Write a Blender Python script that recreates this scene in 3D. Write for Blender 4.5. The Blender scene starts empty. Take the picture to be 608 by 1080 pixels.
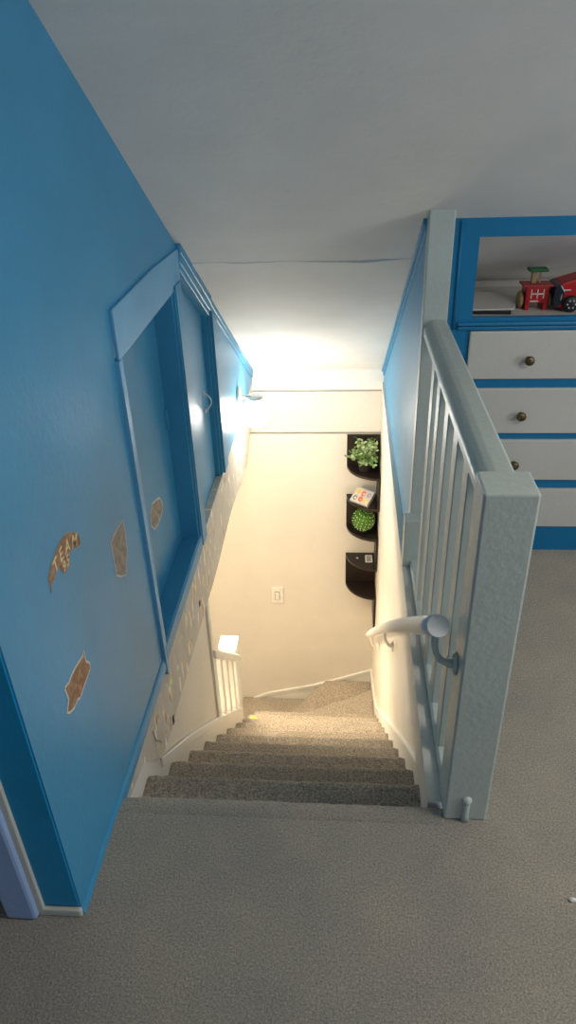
import bpy, bmesh, math, random
from mathutils import Vector, Matrix, noise

random.seed(7)
S = bpy.context.scene
C = S.collection
PI = math.pi

# ------------------------------------------------------------------ materials
def lin(r, g, b):
    f = lambda c: (c / 255 / 12.92) if c / 255 <= 0.04045 else ((c / 255 + 0.055) / 1.055) ** 2.4
    return (f(r), f(g), f(b), 1)

def base_mat(name, rough=0.5, spec=0.4):
    m = bpy.data.materials.new(name); m.use_nodes = True
    nt = m.node_tree; b = nt.nodes['Principled BSDF']
    b.inputs['Roughness'].default_value = rough
    b.inputs['Specular IOR Level'].default_value = spec
    return m, nt, b

def coords(nt, scale=(1, 1, 1)):
    tc = nt.nodes.new('ShaderNodeTexCoord'); mp = nt.nodes.new('ShaderNodeMapping')
    mp.inputs['Scale'].default_value = scale
    nt.links.new(tc.outputs['Object'], mp.inputs['Vector'])
    return mp.outputs['Vector']

def noise_tex(nt, vec, scale, detail=4, rough=0.55):
    n = nt.nodes.new('ShaderNodeTexNoise')
    n.inputs['Scale'].default_value = scale; n.inputs['Detail'].default_value = detail
    n.inputs['Roughness'].default_value = rough
    nt.links.new(vec, n.inputs['Vector']); return n

def ramp(nt, fac, stops):
    r = nt.nodes.new('ShaderNodeValToRGB'); e = r.color_ramp.elements
    while len(e) < len(stops): e.new(0.5)
    for k, (p, c) in enumerate(stops):
        e[k].position = p; e[k].color = c
    nt.links.new(fac, r.inputs['Fac']); return r

def bump(nt, b, fac, strength, dist):
    n = nt.nodes.new('ShaderNodeBump'); n.inputs['Strength'].default_value = strength
    n.inputs['Distance'].default_value = dist
    nt.links.new(fac, n.inputs['Height']); nt.links.new(n.outputs['Normal'], b.inputs['Normal'])

def mul(c, k): return (min(c[0] * k, 1), min(c[1] * k, 1), min(c[2] * k, 1), 1)

def paint(name, col, rough=0.45, var=0.06, bscale=55, bstr=0.12, spec=0.35):
    m, nt, b = base_mat(name, rough, spec)
    v = coords(nt)
    n = noise_tex(nt, v, 4.0, 5)
    r = ramp(nt, n.outputs['Fac'], [(0.3, mul(col, 1 - var)), (0.7, mul(col, 1 + var))])
    nt.links.new(r.outputs['Color'], b.inputs['Base Color'])
    n2 = noise_tex(nt, v, bscale, 4)
    bump(nt, b, n2.outputs['Fac'], bstr, 0.01)
    return m

def plain(name, col, rough=0.5, metal=0.0, spec=0.4):
    m, nt, b = base_mat(name, rough, spec)
    b.inputs['Metallic'].default_value = metal
    v = coords(nt); n = noise_tex(nt, v, 60, 3)
    r = ramp(nt, n.outputs['Fac'], [(0.3, mul(col, 0.9)), (0.7, mul(col, 1.1))])
    nt.links.new(r.outputs['Color'], b.inputs['Base Color'])
    return m

def carpet_mat(name, dark, light, scale=155, patch=((0.84, 0.84, 0.84, 1), (1.1, 1.08, 1.05, 1)), bstr=0.9):
    m, nt, b = base_mat(name, 0.95, 0.08)
    v = coords(nt)
    n1 = noise_tex(nt, v, scale, 4, 0.75)
    r = ramp(nt, n1.outputs['Fac'], [(0.32, dark), (0.66, light)])
    n2 = noise_tex(nt, v, 3.2, 5, 0.6)
    r2 = ramp(nt, n2.outputs['Fac'], [(0.3, patch[0]), (0.7, patch[1])])
    mx = nt.nodes.new('ShaderNodeMix'); mx.data_type = 'RGBA'; mx.blend_type = 'MULTIPLY'
    mx.inputs['Factor'].default_value = 1
    nt.links.new(r.outputs['Color'], mx.inputs['A']); nt.links.new(r2.outputs['Color'], mx.inputs['B'])
    nt.links.new(mx.outputs['Result'], b.inputs['Base Color'])
    b.inputs['Sheen Weight'].default_value = 0.15
    n3 = noise_tex(nt, v, 130, 4, 0.75)
    bump(nt, b, n3.outputs['Fac'], bstr, 0.012)
    return m

M = {}
M['blue'] = paint('sky blue paint', (0.054, 0.288, 0.50, 1), 0.42, 0.06, 55, 0.07)
M['pale_blue'] = paint('pale slate blue paint', (0.145, 0.40, 0.63, 1), 0.4)
M['teal'] = paint('deep blue paint', (0.002, 0.29, 0.56, 1), 0.45)
M['cab_blue'] = paint('cabinet blue paint', (0.008, 0.17, 0.36, 1), 0.4)
M['ceil'] = paint('ceiling white', (0.84, 0.815, 0.775, 1), 0.75, 0.04, 40, 0.10)
M['cream'] = paint('warm white wall', (0.74, 0.70, 0.63, 1), 0.6, 0.03, 45, 0.15)
M['white'] = paint('white paint', (0.78, 0.77, 0.74, 1), 0.38, 0.03, 60, 0.1)
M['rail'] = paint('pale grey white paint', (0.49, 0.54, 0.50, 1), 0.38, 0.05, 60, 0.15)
M['drawer'] = paint('drawer off white', (0.56, 0.54, 0.50, 1), 0.4, 0.03, 60, 0.1)
M['casing'] = paint('door casing cream', (0.62, 0.60, 0.52, 1), 0.45, 0.05)
M['lavender'] = paint('door casing pale blue', (0.34, 0.46, 0.72, 1), 0.45, 0.05)
M['carpet'] = carpet_mat('grey beige carpet', (0.125, 0.108, 0.088, 1), (0.68, 0.595, 0.49, 1))
M['carpet_floor'] = carpet_mat('grey beige room carpet', (0.20, 0.178, 0.152, 1), (0.54, 0.48, 0.405, 1), 230, ((0.80, 0.83, 0.86, 1), (1.12, 1.08, 1.0, 1)), 0.6)
M['dark_wood'] = plain('espresso wood', (0.018, 0.012, 0.010, 1), 0.35)
M['knob'] = plain('antique brass', (0.16, 0.12, 0.06, 1), 0.35, 0.9)
M['leaf'] = plain('grey green leaf', (0.16, 0.27, 0.07, 1), 0.6)
M['leaf_pale'] = plain('pale leaf', (0.42, 0.50, 0.27, 1), 0.6)
M['green'] = plain('bright green foliage', (0.10, 0.26, 0.02, 1), 0.6)
M['bud'] = plain('white bud', (0.85, 0.88, 0.72, 1), 0.5)
M['pot'] = plain('dark pot', (0.03, 0.03, 0.03, 1), 0.5)
M['paper'] = plain('white paper', (0.80, 0.79, 0.74, 1), 0.7)
M['card'] = plain('soft white card', (0.58, 0.56, 0.52, 1), 0.7)
M['grey_print'] = plain('grey print', (0.22, 0.22, 0.22, 1), 0.7)
M['canvas_edge'] = plain('grey canvas edge', (0.36, 0.34, 0.31, 1), 0.7)
M['orange'] = plain('orange print', (0.75, 0.16, 0.04, 1), 0.6)
M['yellow_print'] = plain('yellow print', (0.80, 0.52, 0.12, 1), 0.6)
M['lilac'] = plain('lilac print', (0.38, 0.34, 0.48, 1), 0.6)
M['sand'] = plain('sand print', (0.55, 0.42, 0.28, 1), 0.6)
M['plastic'] = plain('white plastic', (0.80, 0.78, 0.72, 1), 0.35)
M['sticker_edge'] = plain('torn paper edge', (0.62, 0.60, 0.52, 1), 0.8)
M['lettering'] = plain('tan lettering', (0.80, 0.64, 0.34, 1), 0.8)
M['red'] = plain('red toy paint', (0.40, 0.012, 0.015, 1), 0.35)
M['toy_wood'] = plain('tan toy wood', (0.34, 0.22, 0.11, 1), 0.6)
M['toy_green'] = plain('green toy paint', (0.01, 0.11, 0.03, 1), 0.5)
M['black'] = plain('black rubber', (0.012, 0.012, 0.014, 1), 0.5)
M['glass_dark'] = plain('dark toy window', (0.02, 0.025, 0.035, 1), 0.15)
M['toy_white'] = plain('white toy paint', (0.7, 0.7, 0.68, 1), 0.4)
M['yellow'] = plain('bright yellow lump', (0.85, 0.72, 0.05, 1), 0.8)
M['dark_gap'] = plain('dark gap', (0.05, 0.05, 0.05, 1), 0.9)
M['fixture'] = plain('fixture white enamel', (0.72, 0.70, 0.64, 1), 0.35)

def residue(name, cols, scale):
    m, nt, b = base_mat(name, 0.85, 0.15)
    v = coords(nt); n = noise_tex(nt, v, scale, 5, 0.7)
    r = ramp(nt, n.outputs['Fac'], [(0.32, cols[0]), (0.5, cols[1]), (0.68, cols[2])])
    nt.links.new(r.outputs['Color'], b.inputs['Base Color']); return m
M['residue_brown'] = residue('brown bare patch', [(0.28, 0.14, 0.07, 1), (0.36, 0.195, 0.11, 1), (0.48, 0.33, 0.21, 1)], 60)
M['residue_grey'] = residue('grey brown bare patch', [(0.31, 0.24, 0.18, 1), (0.40, 0.33, 0.26, 1), (0.50, 0.42, 0.34, 1)], 45)

def flecked():
    m, nt, b = base_mat('cream fascia with peeled flecks', 0.6, 0.3)
    v = coords(nt, (1, 14, 5.5))
    n = noise_tex(nt, v, 1.35, 4, 0.72)
    base = ramp(nt, n.outputs['Fac'], [(0.30, (0.50, 0.47, 0.42, 1)), (0.60, (0.60, 0.56, 0.50, 1))])
    v2 = coords(nt, (1, 30, 11))
    n2 = noise_tex(nt, v2, 1.0, 2, 0.5)
    f = ramp(nt, n2.outputs['Fac'], [(0.612, (0, 0, 0, 1)), (0.63, (1, 1, 1, 1))])
    v3 = coords(nt, (1, 18, 7)); n3 = noise_tex(nt, v3, 1.6, 1, 0.5)
    fc = ramp(nt, n3.outputs['Fac'], [(0.40, (0.90, 0.86, 0.74, 1)), (0.52, (0.86, 0.74, 0.40, 1)), (0.60, (0.46, 0.30, 0.20, 1))])
    mx = nt.nodes.new('ShaderNodeMix'); mx.data_type = 'RGBA'
    nt.links.new(f.outputs['Color'], mx.inputs['Factor'])
    nt.links.new(base.outputs['Color'], mx.inputs['A']); nt.links.new(fc.outputs['Color'], mx.inputs['B'])
    nt.links.new(mx.outputs['Result'], b.inputs['Base Color'])
    bump(nt, b, n.outputs['Fac'], 0.25, 0.01)
    return m
M['flecked'] = flecked()

def glow(name, col, strength):
    m = bpy.data.materials.new(name); m.use_nodes = True; nt = m.node_tree
    nt.nodes.clear()
    o = nt.nodes.new('ShaderNodeOutputMaterial'); e = nt.nodes.new('ShaderNodeEmission')
    e.inputs['Color'].default_value = col; e.inputs['Strength'].default_value = strength
    nt.links.new(e.outputs[0], o.inputs['Surface']); return m
LAMP = 62.0
M['globe'] = glow('lit globe', (1.0, 0.94, 0.84, 1), LAMP)

# ------------------------------------------------------------------ geometry helpers
def obj(name, bm, mats, parent=None, smooth=False, loc=None):
    me = bpy.data.meshes.new(name)
    bmesh.ops.recalc_face_normals(bm, faces=bm.faces)
    if parent is not None:
        bm.transform(Matrix.Translation(-wloc(parent)))
    elif loc is not None:
        bm.transform(Matrix.Translation(-Vector(loc)))
    bm.to_mesh(me); bm.free()
    for m in (mats if isinstance(mats, (list, tuple)) else [mats]): me.materials.append(m)
    if smooth:
        for p in me.polygons: p.use_smooth = True
    o = bpy.data.objects.new(name, me); C.objects.link(o)
    if parent is not None: o.parent = parent
    elif loc is not None: o.location = loc
    return o

def wloc(o):
    v = Vector(o.location)
    while o.parent: o = o.parent; v += Vector(o.location)
    return v

def thing(name, label, cat, loc, group=None):
    o = bpy.data.objects.new(name, None); C.objects.link(o)
    o.location = loc; o.empty_display_size = 0.05
    return tag(o, label, cat, group)

def tag(o, label, cat, group=None):
    o['label'] = label; o['category'] = cat
    if group: o['group'] = group
    return o

def struct(name, bm, mats, smooth=False):
    o = obj(name, bm, mats, smooth=smooth); o['kind'] = 'structure'; return o

def NB(): return bmesh.new()

def box(bm, x0, x1, y0, y1, z0, z1, mi=0, bev=0.0):
    t = bmesh.new()
    bmesh.ops.create_cube(t, size=1)
    for v in t.verts:
        v.co = Vector(((x0 + x1) / 2 + v.co.x * (x1 - x0), (y0 + y1) / 2 + v.co.y * (y1 - y0), (z0 + z1) / 2 + v.co.z * (z1 - z0)))
    if bev > 0: bmesh.ops.bevel(t, geom=t.edges[:], offset=bev, segments=2, affect='EDGES', profile=0.5)
    merge(bm, t, mi)

def merge(bm, t, mi=0):
    bmesh.ops.recalc_face_normals(t, faces=t.faces)
    vm = {v: bm.verts.new(v.co) for v in t.verts}
    for f in t.faces:
        try:
            nf = bm.faces.new([vm[v] for v in f.verts]); nf.material_index = mi; nf.smooth = f.smooth
        except ValueError: pass
    t.free()

def prism(bm, pts, axis, a0, a1, mi=0, bev=0.0):
    """polygon of 2-D points in the plane perpendicular to axis, from a0 to a1"""
    def P(p, a):
        if axis == 0: return Vector((a, p[0], p[1]))
        if axis == 1: return Vector((p[0], a, p[1]))
        return Vector((p[0], p[1], a))
    t = bmesh.new()
    A = [t.verts.new(P(p, a0)) for p in pts]; B = [t.verts.new(P(p, a1)) for p in pts]
    t.faces.new(A); t.faces.new(B[::-1])
    n = len(pts)
    for i in range(n): t.faces.new((A[i], B[i], B[(i + 1) % n], A[(i + 1) % n]))
    if bev > 0: 
        bmesh.ops.recalc_face_normals(t, faces=t.faces)
        bmesh.ops.bevel(t, geom=t.edges[:], offset=bev, segments=2, affect='EDGES', profile=0.5)
    merge(bm, t, mi)

def tube(bm, pts, rad, seg=14, cap=True, mi=0, sx=1.0):
    t = bmesh.new(); pts = [Vector(p) for p in pts]; rings = []
    R = rad if isinstance(rad, (list, tuple)) else [rad] * len(pts)
    up = None
    for i, p in enumerate(pts):
        d = (pts[min(i + 1, len(pts) - 1)] - pts[max(i - 1, 0)]).normalized()
        if up is None: up = Vector((1, 0, 0)) if abs(d.x) < 0.9 else Vector((0, 0, 1))
        s = d.cross(up).normalized(); u = s.cross(d).normalized(); up = u
        rings.append([t.verts.new(p + (s * math.cos(2 * PI * k / seg) + u * math.sin(2 * PI * k / seg) * sx) * R[i]) for k in range(seg)])
    for a, b in zip(rings, rings[1:]):
        for k in range(seg):
            f = t.faces.new((a[k], a[(k + 1) % seg], b[(k + 1) % seg], b[k])); f.smooth = True
    if cap: t.faces.new(rings[0][::-1]); t.faces.new(rings[-1])
    merge(bm, t, mi)

def lathe(bm, prof, c, axis=2, seg=24, mi=0):
    t = bmesh.new(); rings = []
    c = Vector(c)
    for r, h in prof:
        ring = []
        for k in range(seg):
            a = 2 * PI * k / seg; p = (math.cos(a) * r, math.sin(a) * r)
            v = Vector((p[0], p[1], h)) if axis == 2 else (Vector((p[0], h, p[1])) if axis == 1 else Vector((h, p[0], p[1])))
            ring.append(t.verts.new(c + v))
        rings.append(ring)
    for a, b in zip(rings, rings[1:]):
        for k in range(seg):
            f = t.faces.new((a[k], a[(k + 1) % seg], b[(k + 1) % seg], b[k])); f.smooth = True
    if prof[0][0] > 1e-5: t.faces.new(rings[0][::-1])
    if prof[-1][0] > 1e-5: t.faces.new(rings[-1])
    bmesh.ops.remove_doubles(t, verts=t.verts, dist=1e-6)
    merge(bm, t, mi)

def sweep(bm, prof, stations, mi=0, smooth=False):
    """prof: 2-D closed outline; stations: functions mapping a profile point to a 3-D point"""
    t = bmesh.new()
    rings = [[t.verts.new(Vector(st(p))) for p in prof] for st in stations]
    n = len(prof)
    for a, b in zip(rings, rings[1:]):
        for k in range(n):
            f = t.faces.new((a[k], a[(k + 1) % n], b[(k + 1) % n], b[k])); f.smooth = smooth
    t.faces.new(rings[0][::-1]); t.faces.new(rings[-1])
    merge(bm, t, mi)

def cz(y): return 2.6259 - 0.602 * y          # the sloping ceiling

# main planes
XL, XR = -0.565, 0.2625        # blue walls above floor level
XLL, XRL = -0.585, 0.256       # stairwell walls below it
YE = 4.235                     # end wall
Y0, RUN, RISE = 1.185, 0.23, 0.21
ZB = -3.15
YFLAT = 0.54
def nose(y): return -(y - Y0) * RISE / RUN

# ------------------------------------------------------------------ setting: floors
def carpet_grid(bm, x0, x1, y0, y1, z, nx, ny, zf=None, mi=0):
    g = [[bm.verts.new((x0 + (x1 - x0) * i / nx, y0 + (y1 - y0) * j / ny, 0)) for i in range(nx + 1)] for j in range(ny + 1)]
    for row in g:
        for v in row: v.co.z = z + (zf(v.co.x, v.co.y) if zf else 0)
    for j in range(ny):
        for i in range(nx): bm.faces.new((g[j][i], g[j][i + 1], g[j + 1][i + 1], g[j + 1][i])).material_index = mi

bm = NB()
carpet_grid(bm, -2.4, 2.6, -2.6, 1.12, 0, 4, 4)
carpet_grid(bm, 0.262, 2.6, 1.12, 2.9, 0, 4, 4)
carpet_grid(bm, -2.4, -0.66, 1.12, 3.0, 0, 4, 4)
# rolled front edge over the first riser
prof = []
for k in range(0, 9):
    a = PI / 2 * k / 8
    prof.append((1.15 + 0.037 * math.sin(a), -0.037 + 0.037 * math.cos(a)))
prof = [(1.12, 0.0)] + prof + [(1.184, -0.06), (1.178, -0.23), (1.12, -0.23)]
NS = 90
def edge_station(x):
    def f(p):
        j = 0.0022 * noise.noise(Vector((x * 45, p[0] * 60, p[1] * 60)))
        dx = max(0, (-0.50 - x) / 0.065); drop = -0.006 * dx * dx
        return (x, p[0] + j - 0.004 * dx * dx, p[1] + (j + drop if p[0] > 1.13 else 0))
    return f
sweep(bm, prof, [edge_station(-0.66 + (0.262 + 0.66) * i / NS) for i in range(NS + 1)], smooth=True)
floor = struct('floor', bm, M['carpet_floor'])
bm = NB(); box(bm, -1.5, 0.5, 1.0, 4.4, ZB - 0.1, ZB)
struct('floor_lower', bm, M['carpet'])

# ------------------------------------------------------------------ setting: ceiling with its ragged crack
def crack_y(x):
    return 2.636 + 0.013 * noise.noise(Vector((x * 7, 1.3, 0))) + 0.006 * noise.noise(Vector((x * 31, 4.1, 0)))
def crack_w(x):
    t = 0.5 + 0.5 * noise.noise(Vector((x * 6, 9.7, 0)))
    return (0.003 + 0.009 * t * t) if -0.62 < x < 0.285 else 0.0004
bm = NB()
XS = [-2.4, -0.60] + [-0.60 + 0.89 * i / 70 for i in range(1, 71)] + [2.6]
def strip_pts(fn, dz): return [bm.verts.new((x, fn(x), cz(fn(x)) + dz)) for x in XS]
def lower_lip(x):
    return 0.009 * max(0, 0.45 + noise.noise(Vector((x * 7, 2.2, 5)))) if -0.62 < x < 0.285 else -0.002
flat0 = [bm.verts.new((x, -2.6, cz(YFLAT))) for x in XS]
flat1 = [bm.verts.new((x, YFLAT, cz(YFLAT))) for x in XS]
mid = [bm.verts.new((x, 2.50, cz(2.50))) for x in XS]
c0 = [bm.verts.new((x, crack_y(x) - crack_w(x) / 2, cz(crack_y(x)))) for x in XS]
c1 = [bm.verts.new((x, crack_y(x), cz(crack_y(x)) + (0.02 if -0.62 < x < 0.285 else 0.0))) for x in XS]
c2 = [bm.verts.new((x, crack_y(x) + crack_w(x) / 2, cz(crack_y(x)) - 0.002 - lower_lip(x))) for x in XS]
c3 = [bm.verts.new((x, 2.74, cz(2.74))) for x in XS]
c4 = [bm.verts.new((x, 4.30, cz(4.30))) for x in XS]
for a, b in ((flat0, flat1), (flat1, mid), (mid, c0), (c0, c1), (c1, c2), (c2, c3), (c3, c4)):
    for i in range(len(XS) - 1):
        bm.faces.new((a[i], a[i + 1], b[i + 1], b[i]))
struct('ceiling', bm, M['ceil'])
bm = NB(); box(bm, -1.5, XLL - 0.1, 2.25, 4.3, -0.2, -0.12)
struct('ceiling_lower', bm, M['cream'])

# ------------------------------------------------------------------ setting: left wall
YC = 0.865                      # corner with the doorway wall
bm = NB()
prism(bm, [(YC, 0), (1.675, 0), (1.675, cz(1.675) + .01), (YC, cz(YC) + .01)], 0, -0.70, XL)
prism(bm, [(1.675, 1.05), (2.475, 1.05), (2.475, cz(2.475) + .01), (1.675, cz(1.675) + .01)], 0, -0.70, XL)
prism(bm, [(2.99, 0), (YE, 0), (YE, cz(YE) + .01), (2.99, cz(2.99) + .01)], 0, -0.70, XL)
prism(bm, [(1.675, 0), (2.99, 0), (2.99, cz(2.99) + .01), (2.475, cz(2.475) + .01), (2.475, 1.1), (1.675, 1.1)], 0, -0.72, -0.66)
struct('wall_left', bm, M['blue'])

# doorway wall to the left, deep blue, with cream casing
bm = NB()
prism(bm, [(-0.648, 0.03), (XL - 0.004, 0.03), (XL - 0.004, cz(YFLAT)), (-0.648, cz(YFLAT))], 1, YC - 0.004, YC + 0.12)
prism(bm, [(-2.4, 2.0), (-0.648, 2.0), (-0.648, cz(YFLAT)), (-2.4, cz(YFLAT))], 1, YC, YC + 0.12)
prism(bm, [(-2.4, 0.0), (-1.5, 0.0), (-1.5, 2.0), (-2.4, 2.0)], 1, YC, YC + 0.12)
struct('wall_doorway', bm, M['teal'])
bm = NB(); box(bm, -0.650, XL + 0.002, YC - 0.012, YC, 0.0, 0.024, bev=0.004)
o = struct('baseboard_doorway', bm, M['casing'])
bm = NB()
box(bm, -0.664, -0.646, YC - 0.012, YC + 0.12, 0, 2.05, 0, 0.003)
box(bm, -0.732, -0.660, YC - 0.024, YC + 0.12, 0, 2.05, 1, 0.008)
box(bm, -1.56, -0.66, YC - 0.02, YC + 0.12, 2.0, 2.07, 0, 0.006)
struct('trim_1', bm, [M['casing'], M['lavender']])

# quarter-round lip along the foot of the near left wall
bm = NB()
def lip(pt):
    return pt
qr = [(XL - 0.004, -0.03)] + [(XL + 0.008 * math.sin(PI / 2 * k / 6), -0.010 + 0.024 * math.cos(PI / 2 * k / 6)) for k in range(7)] + [(XL + 0.008, -0.03)]
prism(bm, qr, 1, YC - 0.004, 1.69)
struct('baseboard_left', bm, M['blue'])

# closet front: header board, stiles, sill
bm = NB(); prism(bm, [(1.682, 0.992), (2.452, 1.006), (2.476, 1.118), (2.113, 1.126), (1.686, 1.118)], 0, XL, XL + 0.009, bev=0.0015)
struct('trim_2', bm, M['pale_blue'])
bm = NB(); box(bm, XL - 0.09, XL + 0.011, 1.672, 1.702, -0.055, 0.992, bev=0.0015)
struct('trim_3', bm, M['pale_blue'])
bm = NB()
prism(bm, [(XL + 0.012, -0.006), (XL + 0.012, 0.047), (XL + 0.004, 0.052), (-0.66, 0.043), (-0.66, -0.006)], 1, 1.69, 2.345)
struct('trim_4', bm, M['blue'])
bm = NB()
box(bm, -0.66, XL + 0.001, 2.335, 2.352, 0.04, 1.02)
box(bm, -0.66, XL + 0.009, 2.350, 2.362, -0.006, 1.02)
box(bm, -0.66, XL + 0.014, 2.360, 2.445, -0.006, 1.02, bev=0.003)
struct('trim_5', bm, M['blue'])
bm = NB()
prism(bm, [(2.955, 0.0), (2.972, 0.0), (2.972, cz(2.972) - 0.06), (2.955, cz(2.955) - 0.06)], 0, -0.66, XL - 0.012)
prism(bm, [(2.972, 0.0), (2.995, 0.0), (2.995, cz(2.995) - 0.06), (2.972, cz(2.972) - 0.06)], 0, -0.66, XL)
prism(bm, [(2.99, -0.002), (3.09, -0.002), (3.09, cz(3.09) - 0.05), (2.99, cz(2.99) - 0.05)], 0, XL - 0.02, XL + 0.012, bev=0.003)
struct('trim_6', bm, M['blue'])
# moulding under the slope, heavy over the second panel and slim beyond it
bm = NB()
def slope_mould(x_out, d0, d1, y0, y1, mi=0):
    prism(bm, [(y0, cz(y0) - d0), (y1, cz(y1) - d0), (y1, cz(y1) - d1), (y0, cz(y0) - d1)], 0, XL - 0.05, x_out, mi, 0.003)
slope_mould(XL + 0.018, -0.005, 0.030, 2.478, 2.97)
slope_mould(XL + 0.012, 0.028, 0.062, 2.478, 2.96)
slope_mould(XL + 0.007, 0.060, 0.086, 2.478, 2.95)
slope_mould(XL + 0.012, -0.005, 0.026, 2.96, YE)
slope_mould(XL + 0.008, 0.026, 0.05, 2.96, YE)
struct('trim_7', bm, M['blue'])

# the two closet panels
bm = NB(); box(bm, -0.65, -0.632, 1.68, 2.345, 0.02, 1.06)
struct('door_1', bm, M['blue'])
bm = NB(); prism(bm, [(2.44, 0.0), (2.96, 0.0), (2.96, cz(2.96) - 0.02), (2.478, cz(2.478) - 0.02), (2.44, 1.05)], 0, -0.62, -0.597)
d2 = struct('door_2', bm, M['blue'])
bm = NB()
hp = [(-0.597 + 0.030 * math.sin(PI * k / 12) ** 0.8, 2.86 + 0.008 * math.sin(PI * k / 12), 0.455 - 0.085 * k / 12) for k in range(13)]
tube(bm, hp, 0.0032, 8)
box(bm, -0.598, -0.592, 2.852, 2.868, 0.448, 0.462); box(bm, -0.598, -0.592, 2.852, 2.868, 0.363, 0.377)
obj('handle', bm, M['plastic'], d2)
bm = NB(); box(bm, -0.634, -0.622, 2.312, 2.330, 0.52, 0.60, bev=0.002)
hg = obj('hinge', bm, M['blue'], bpy.data.objects['door_1'])

# flecked fascia under the left wall
bm = NB()
prism(bm, [(1.19, -0.002), (YE, -0.002), (YE, -0.215), (4.06, -0.238), (3.96, -0.268), (3.86, -0.325), (3.734, -0.363), (3.55, -0.342), (3.365, -0.314), (3.11, -0.293), (2.90, -0.302), (2.70, -0.314), (2.488, -0.314), (2.39, -0.304), (2.2, -0.30), (1.95, -0.288),
           (1.66, -0.285), (1.53, -0.278), (1.36, -0.105), (1.19, -0.075)], 0, -0.70, XL - 0.001)
box(bm, XL - 0.004, XL + 0.0008, 1.676, 1.692, -0.290, -0.258, 1)
box(bm, XL - 0.004, XL + 0.0008, 2.225, 2.245, -0.215, -0.192, 1)
fas = struct('trim_8', bm, [M['flecked'], M['dark_gap']])
# hairline crack of the fascia near its foot
bm = NB()
cr = [(1.475, -0.10), (1.482, -0.13), (1.492, -0.16), (1.52, -0.19), (1.535, -0.215)]
tube(bm, [(XL - 0.0005, y, z) for y, z in cr], 0.0016, 6)
obj('crack', bm, M['canvas_edge'], fas)

# lower left stair wall (ends at the stair-foot balustrade)
bm = NB()
prism(bm, [(1.10, -0.03), (2.40, -0.03), (2.40, ZB), (1.10, ZB)], 0, -0.75, XLL)
struct('wall_lower_left', bm, M['cream'])
bm = NB()
box(bm, -0.76, XLL + 0.012, 2.388, 2.43, -1.05, -0.29, bev=0.003)
struct('trim_9', bm, M['white'])

# ------------------------------------------------------------------ setting: right side
bm = NB()
prism(bm, [(2.345, -0.02), (YE, -0.02), (YE, cz(YE) + .01), (2.345, cz(2.345) + .01)], 0, XR, 0.333)
struct('wall_right', bm, M['blue'])
bm = NB()
for d0, d1, xo in ((-0.005, 0.018, 0.016), (0.018, 0.04, 0.008)):
    prism(bm, [(2.346, cz(2.346) - d0), (YE, cz(YE) - d0), (YE, cz(YE) - d1), (2.346, cz(2.346) - d1)], 0, XR - xo, XR + 0.02, 0, 0.003)
struct('trim_10', bm, M['blue'])
# lower right stair wall, with a slim plastered ledge board overhanging it at floor level
bm = NB()
lp = [(0.226, -0.004), (0.30, -0.004), (0.30, -0.30), (XRL, -0.30), (0.238, -0.27), (0.226, -0.05)]
ys = [1.19 + (YE - 1.19) * i / 16 for i in range(17)]
sweep(bm, lp, [(lambda y: (lambda p: (p[0] + (0.0085 * (y - 1.19) if p[0] < 0.25 else 0), y, p[1])))(y) for y in ys])
struct('trim_13', bm, M['cream'])
bm = NB(); box(bm, XRL, 0.36, 1.19, YE, ZB, -0.29)
struct('wall_lower_right', bm, M['cream'])
bm = NB(); box(bm, 0.2585, 0.336, 2.288, 2.345, 0.0, cz(2.31) + 0.01, bev=0.003)
struct('trim_11', bm, M['rail'])

# skirting along both sides of the flight and round the foot
def skirt(x0, x1, ya, yb, up):
    prism(bm, [(ya, nose(ya) + up), (yb, nose(yb) + up), (yb, nose(yb) - 0.26), (ya, nose(ya) - 0.26)], 0, x0, x1, 0, 0.003)
bm = NB()
LS = [(1.30, -0.06), (1.36, -0.11), (1.525, -0.278), (1.613, -0.350), (1.864, -0.550), (2.331, -0.955), (2.871, -1.455), (2.98, -1.56)]
prism(bm, LS + [(2.98, nose(2.98) - 0.3), (1.19, -0.30), (1.19, -0.02)], 0, -0.60, XLL + 0.008, 0)
LB = LS[2:]
prism(bm, LB + [(y, z - 0.042) for y, z in LB[::-1]], 0, -0.60, XLL + 0.016, 0, 0.002)
struct('baseboard_left_flight', bm, M['white'])
bm = NB()
prism(bm, [(1.20, nose(1.2) + 0.0), (1.40, nose(1.40) + 0.04), (1.9, nose(1.9) + 0.062), (3.45, nose(3.45) + 0.055), (3.75, -2.20), (YE, -2.40), (YE, -2.62), (3.6, -2.60), (1.20, -0.30)], 0, XRL - 0.006, XRL + 0.02, 0, 0.003)
RB = [(1.43, nose(1.43) + 0.045), (1.9, nose(1.9) + 0.068), (3.45, nose(3.45) + 0.060), (3.75, -2.195), (YE, -2.395)]
prism(bm, RB + [(y, z - 0.042) for y, z in RB[::-1]], 0, XRL - 0.014, XRL + 0.01, 0, 0.002)
struct('baseboard_right_flight', bm, M['white'])

# end wall: three stepped bands
bm = NB()
box(bm, -1.5, 0.36, YE, YE + 0.08, ZB, -0.360)
box(bm, -0.70, 0.36, YE + 0.006, YE + 0.08, -0.348, -0.067)
box(bm, -1.5, 0.36, YE + 0.05, YE + 0.1, -0.40, 0.05, 1)
struct('wall_end', bm, [M['cream'], M['dark_gap']])
bm = NB(); box(bm, -0.70, 0.36, YE - 0.008, YE + 0.08, -0.055, 0.12, bev=0.002)
struct('trim_12', bm, M['ceil'])
bm = NB()
sk = [(-1.3, -2.93), (-0.80, -2.815), (-0.70, -2.735), (-0.58, -2.675), (-0.2, -2.575), (0.26, -2.395)]
prism(bm, sk + [(0.26, -3.1), (-1.3, -3.1)], 1, YE - 0.004, YE + 0.02, 0)
prism(bm, sk + [(x, z - 0.028) for x, z in sk[::-1]], 1, YE - 0.014, YE, 0, 0.002)
struct('baseboard_end', bm, M['white'])
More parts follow.
